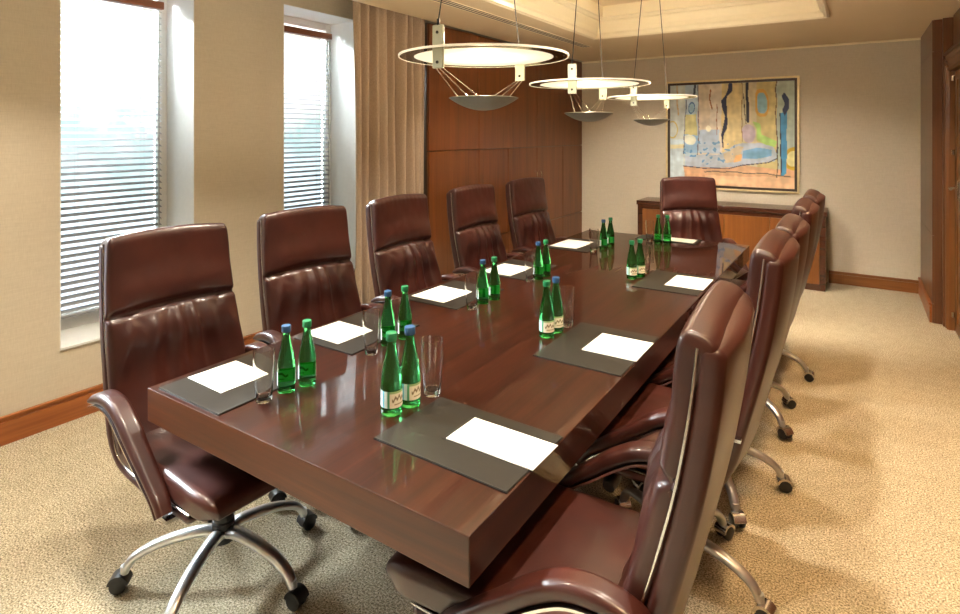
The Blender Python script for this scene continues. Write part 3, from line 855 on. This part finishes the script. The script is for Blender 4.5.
GL = [(-1.539, 1.129, 1.02), (-1.533, 1.595, 1.02), (-1.527, 2.262, 1.02), (-1.535, 2.862, 1.02), (-1.545, 3.82, 1.02), (-1.130, 1.45, 1.12), (-1.046, 2.285, 1.05), (-1.052, 3.40, 1.02), (-1.335, 4.42, 1.02)]
gs_ = [gp_]+[copy_tree(gp_) for _ in GL[1:]]
for i, (g_, (x, y, sc)) in enumerate(zip(gs_, GL)):
    g_.location = (x, y, ZT); g_.scale = (sc, sc, sc)
    tag(g_, 'empty clear glass tumbler beside the water bottles by the '+seatname[i], 'glass', 'clear tumblers on the conference table')

# ------------------------------------------------------------------ pendant lamps
def pendant(x, y, z, label, Rr=.35, rz=0):
    t = thing('pendant_lamp', label, 'lamp', (x, y, z), R(rz), 'disc pendant lamps above the conference table')
    k = Rr/.35; ri = .286*k
    bm = bmesh.new(); lathe(bm, [(ri+.001, .000), (Rr-.006, .000), (Rr-.006, .006), (ri+.001, .006), (ri+.001, 0)], 96)
    obj('glass_ring', bm, 'ring', t)
    bm = bmesh.new(); lathe(bm, [(Rr-.0058, -.001), (Rr, -.001), (Rr, .007), (Rr-.0058, .007), (Rr-.0058, -.001)], 96)
    obj('rim', bm, 'disc_rim', t, label='rim with a faint added glow')
    bm = bmesh.new(); lathe(bm, [(0, -.002), (ri-.01, -.002), (ri, .001), (ri, .008), (0, .010)], 96)
    obj('diffuser', bm, 'disc', t, label='glowing cream diffuser')
    zc = 2.80-z-.0455
    for s in (-1, 1):
        yy = s*(ri+.022)
        br = obj('bracket', B(-.024, .024, yy-.006, yy+.006, -.072, .088 if s < 0 else .022), 'bracket', t, bevel=.003)
        for zz in ((-.05, .06) if s < 0 else (-.05,)):
            bm = bmesh.new(); tube(bm, [Vector((0, yy-.0085, zz)), Vector((0, yy+.0085, zz))], .006, 10, Vector((0,0,1))); obj('screw', bm, 'cable', br)
        bm = bmesh.new(); zb_ = .10 if s < 0 else .034; tube(bm, [Vector((0, yy, zb_-.015)), Vector((0, yy, zb_+.01))], .006, 8); tube(bm, [Vector((0, yy, zb_)), Vector((0, yy*.42, zc+.03))], .0026, 6); obj('cable', bm, 'cable', t)
        for q in (-1, 0, 1):
            bm = bmesh.new(); tube(bm, [Vector((q*.014, yy, -.068)), Vector((q*.05, s*.105*k, -.170))], .0013, 5, Vector((1,0,0))); obj('stay_wire', bm, 'wire', t)
    bm = bmesh.new(); lathe(bm, [(0, .0105), (.03, .0105), (.03, .018), (.02, .024), (0, .024)], 24); obj('added_uplight_housing', bm, 'lampmetal', t)  # added housing under the extra ceiling-brightening lamp
    # shallow reflector bowl
    rb = .142*k; zt = -.168
    dp = .050*k
    pr_ = [(rb*q/12, zt-dp*(1-(q/12)**2)) for q in range(13)]
    inn = [((rb-.004)*q/12, zt+.004-(dp-.006)*(1-(q/12)**2)) for q in range(12, -1, -1)]
    bm = bmesh.new(); lathe(bm, [(max(0, r), z_) for r, z_ in pr_]+[(rb+.002, zt+.002)]+inn, 64)
    obj('reflector_bowl', bm, 'lampmetal', t, angle=50)
    light('halogen_lamp', 'POINT', (x, y, z-.135), 3.0, (1, .78, .5), shadow_soft_size=.03)
    light('added_uplight', 'POINT', (x, y, z+.09), 9, (1, .84, .62), shadow_soft_size=.05)  # extra lamp added above the disc to brighten the ceiling
    bm = bmesh.new(); lathe(bm, [(0, zc+.045), (.19, zc+.045), (.19, zc+.015), (0, zc+.01)], 40); obj('ceiling_rose', bm, 'lampmetal', t)
    return t
M['disc_rim'] = simple('glowing_lamp_rim', (.95, .92, .8, 1), .3, noise_amt=.01, emit=(1, .86, .6, 1), es=.12)  # emission gives the rim a faint glow of its own
LAMPS = [(-1.29, 2.0, 1.892, 'round disc pendant lamp with shallow bowl, nearest the camera', .35, 0), (-1.305, 3.15, 1.864, 'middle round disc pendant lamp of the row over the table', .345, 6), (-1.315, 4.40, 1.852, 'farthest round disc pendant lamp, in front of the painting', .33, -8)]
for x, y, z, lb, rr, rz in LAMPS: pendant(x, y, z, lb, rr, rz)

# ------------------------------------------------------------------ unseen ceiling downlights, added to brighten the room
M['dl_glow'] = simple('added_downlight_lens', (1, .95, .85, 1), .5, emit=(1, .78, .5, 1), es=3)
WARM = (1, .88, .72)
DL = [(.12, .9, 45, HC, 0, 'near the camera'), (.12, 2.4, 50, HC, 0, 'above the nearer door side chairs'), (.12, 3.9, 80, HC, 0, 'above the farther door side chairs'),
      (-2.75, 1.0, 55, HC, 0, 'near the windows'), (-1.0, -.8, 15, HC, 0, 'behind the camera')]
for x in (-1.85, -.52):
    for y, e, til in ((.9, 75, 0), (2.2, 95, 0), (3.4, 100 if x < -1 else 70, 20), (4.0, 190 if x < -1 else 130, 45)):
        DL.append((x, y, e, 2.80, til, 'inside the ceiling tray, '+('window side' if x < -1 else 'door side')+', '+{.9: 'nearest end', 2.2: 'second along', 3.4: 'third along', 4.0: 'far end'}[y]))
DL.append((-1.97, 4.88, 190, 2.80, 31, 'in the far window side corner of the ceiling tray'))  # added corner lamp, aimed to cast the sideboard's diagonal wall shadow
for i, (x, y, e, zc_, til, lb) in enumerate(DL):
    t = thing('added_downlight', 'added unseen round downlight '+lb, 'light', (x, y, zc_), 0, 'added unseen ceiling downlights')
    bm = bmesh.new(); lathe(bm, [(.040, -.001), (.055, -.001), (.055, -.006), (.040, -.008), (.040, -.001)], 32); obj('bezel', bm, 'lampmetal', t)
    bm = bmesh.new(); lathe(bm, [(0, -.0015), (.0395, -.0015), (.0395, -.003), (0, -.003)], 32); obj('lens', bm, 'dl_glow', t)
    light('added_downlight_beam', 'SPOT', (x, y, zc_-.02), e, WARM if x < .1 else (1, .66, .34), rot=(R(til), 0, R(-42) if y > 4.8 else 0), spot_size=R(48 if y > 4.8 else 66 if til > 40 else 105), spot_blend=.6, shadow_soft_size=.05)

# ------------------------------------------------------------------ daylight
w = bpy.data.worlds.new('daylight'); bpy.context.scene.world = w; w.use_nodes = True
nt = w.node_tree; bg = nt.nodes['Background']
tc = N(nt, 'ShaderNodeTexCoord'); sp = N(nt, 'ShaderNodeSeparateXYZ'); L(nt, tc, 'Generated', sp, 'Vector')
nz = N(nt, 'ShaderNodeTexNoise', Scale=7., Detail=6., Roughness=.65); L(nt, tc, 'Generated', nz, 'Vector')
ad = N(nt, 'ShaderNodeMath', operation='MULTIPLY_ADD'); ad.inputs[1].default_value = .35; L(nt, nz, 'Fac', ad, 0); L(nt, sp, 'Z', ad, 2)
r = ramp(nt, [(.0, (.70, .82, 1, 1)), (.07, (.60, .74, .86, 1)), (.17, (.30, .42, .42, 1)), (.26, (1.0, 1.0, .78, 1)), (.42, (1, 1, .98, 1)), (.8, (.80, .90, 1, 1))])
L(nt, ad, 'Value', r, 'Fac'); L(nt, r, 'Color', bg, 'Color'); bg.inputs['Strength'].default_value = 1.3
for (a, b) in WIN:
    light('sky_portal', 'AREA', (XO-.06, (a+b)/2, (ZS+ZH)/2), 1, (1, 1, 1), rot=(0, -PI/2, 0), shape='RECTANGLE', size=2.2, size_y=.85).data.cycles.is_portal = True
    # added area lamp outside each window stands in for sky, shining down and in
    light('added_sky_lamp', 'AREA', (XO-1.3, (a+b)/2, 3.6), 850 if a > 1 else 2000, (.86, .93, 1), rot=(0, -R(50), 0), shape='RECTANGLE', size=1.6, size_y=1.4)

# ------------------------------------------------------------------ camera
cd = bpy.data.cameras.new('camera'); co = bpy.data.objects.new('camera', cd); C.objects.link(co)
co.location = (0, 0, 1.58); co.rotation_euler = (PI/2, 0, math.atan2(857-480, 576.4))
cd.sensor_width = 36; cd.lens = 576.4/960*36; cd.shift_y = -(307-133.4)/960; cd.clip_start = .02
sc = bpy.context.scene; sc.camera = co
vs = sc.view_settings; vs.view_transform = 'Standard'; vs.look = 'None'; vs.gamma = 1; vs.use_curve_mapping = False; vs.exposure = 1.1
cy = sc.cycles; cy.use_denoising = True
try: cy.denoiser = 'OPENIMAGEDENOISE'
except Exception: pass
cy.max_bounces = 12; cy.diffuse_bounces = 5; cy.glossy_bounces = 5; cy.transmission_bounces = 10; cy.transparent_max_bounces = 12
cy.sample_clamp_indirect = 6; cy.blur_glossy = .5
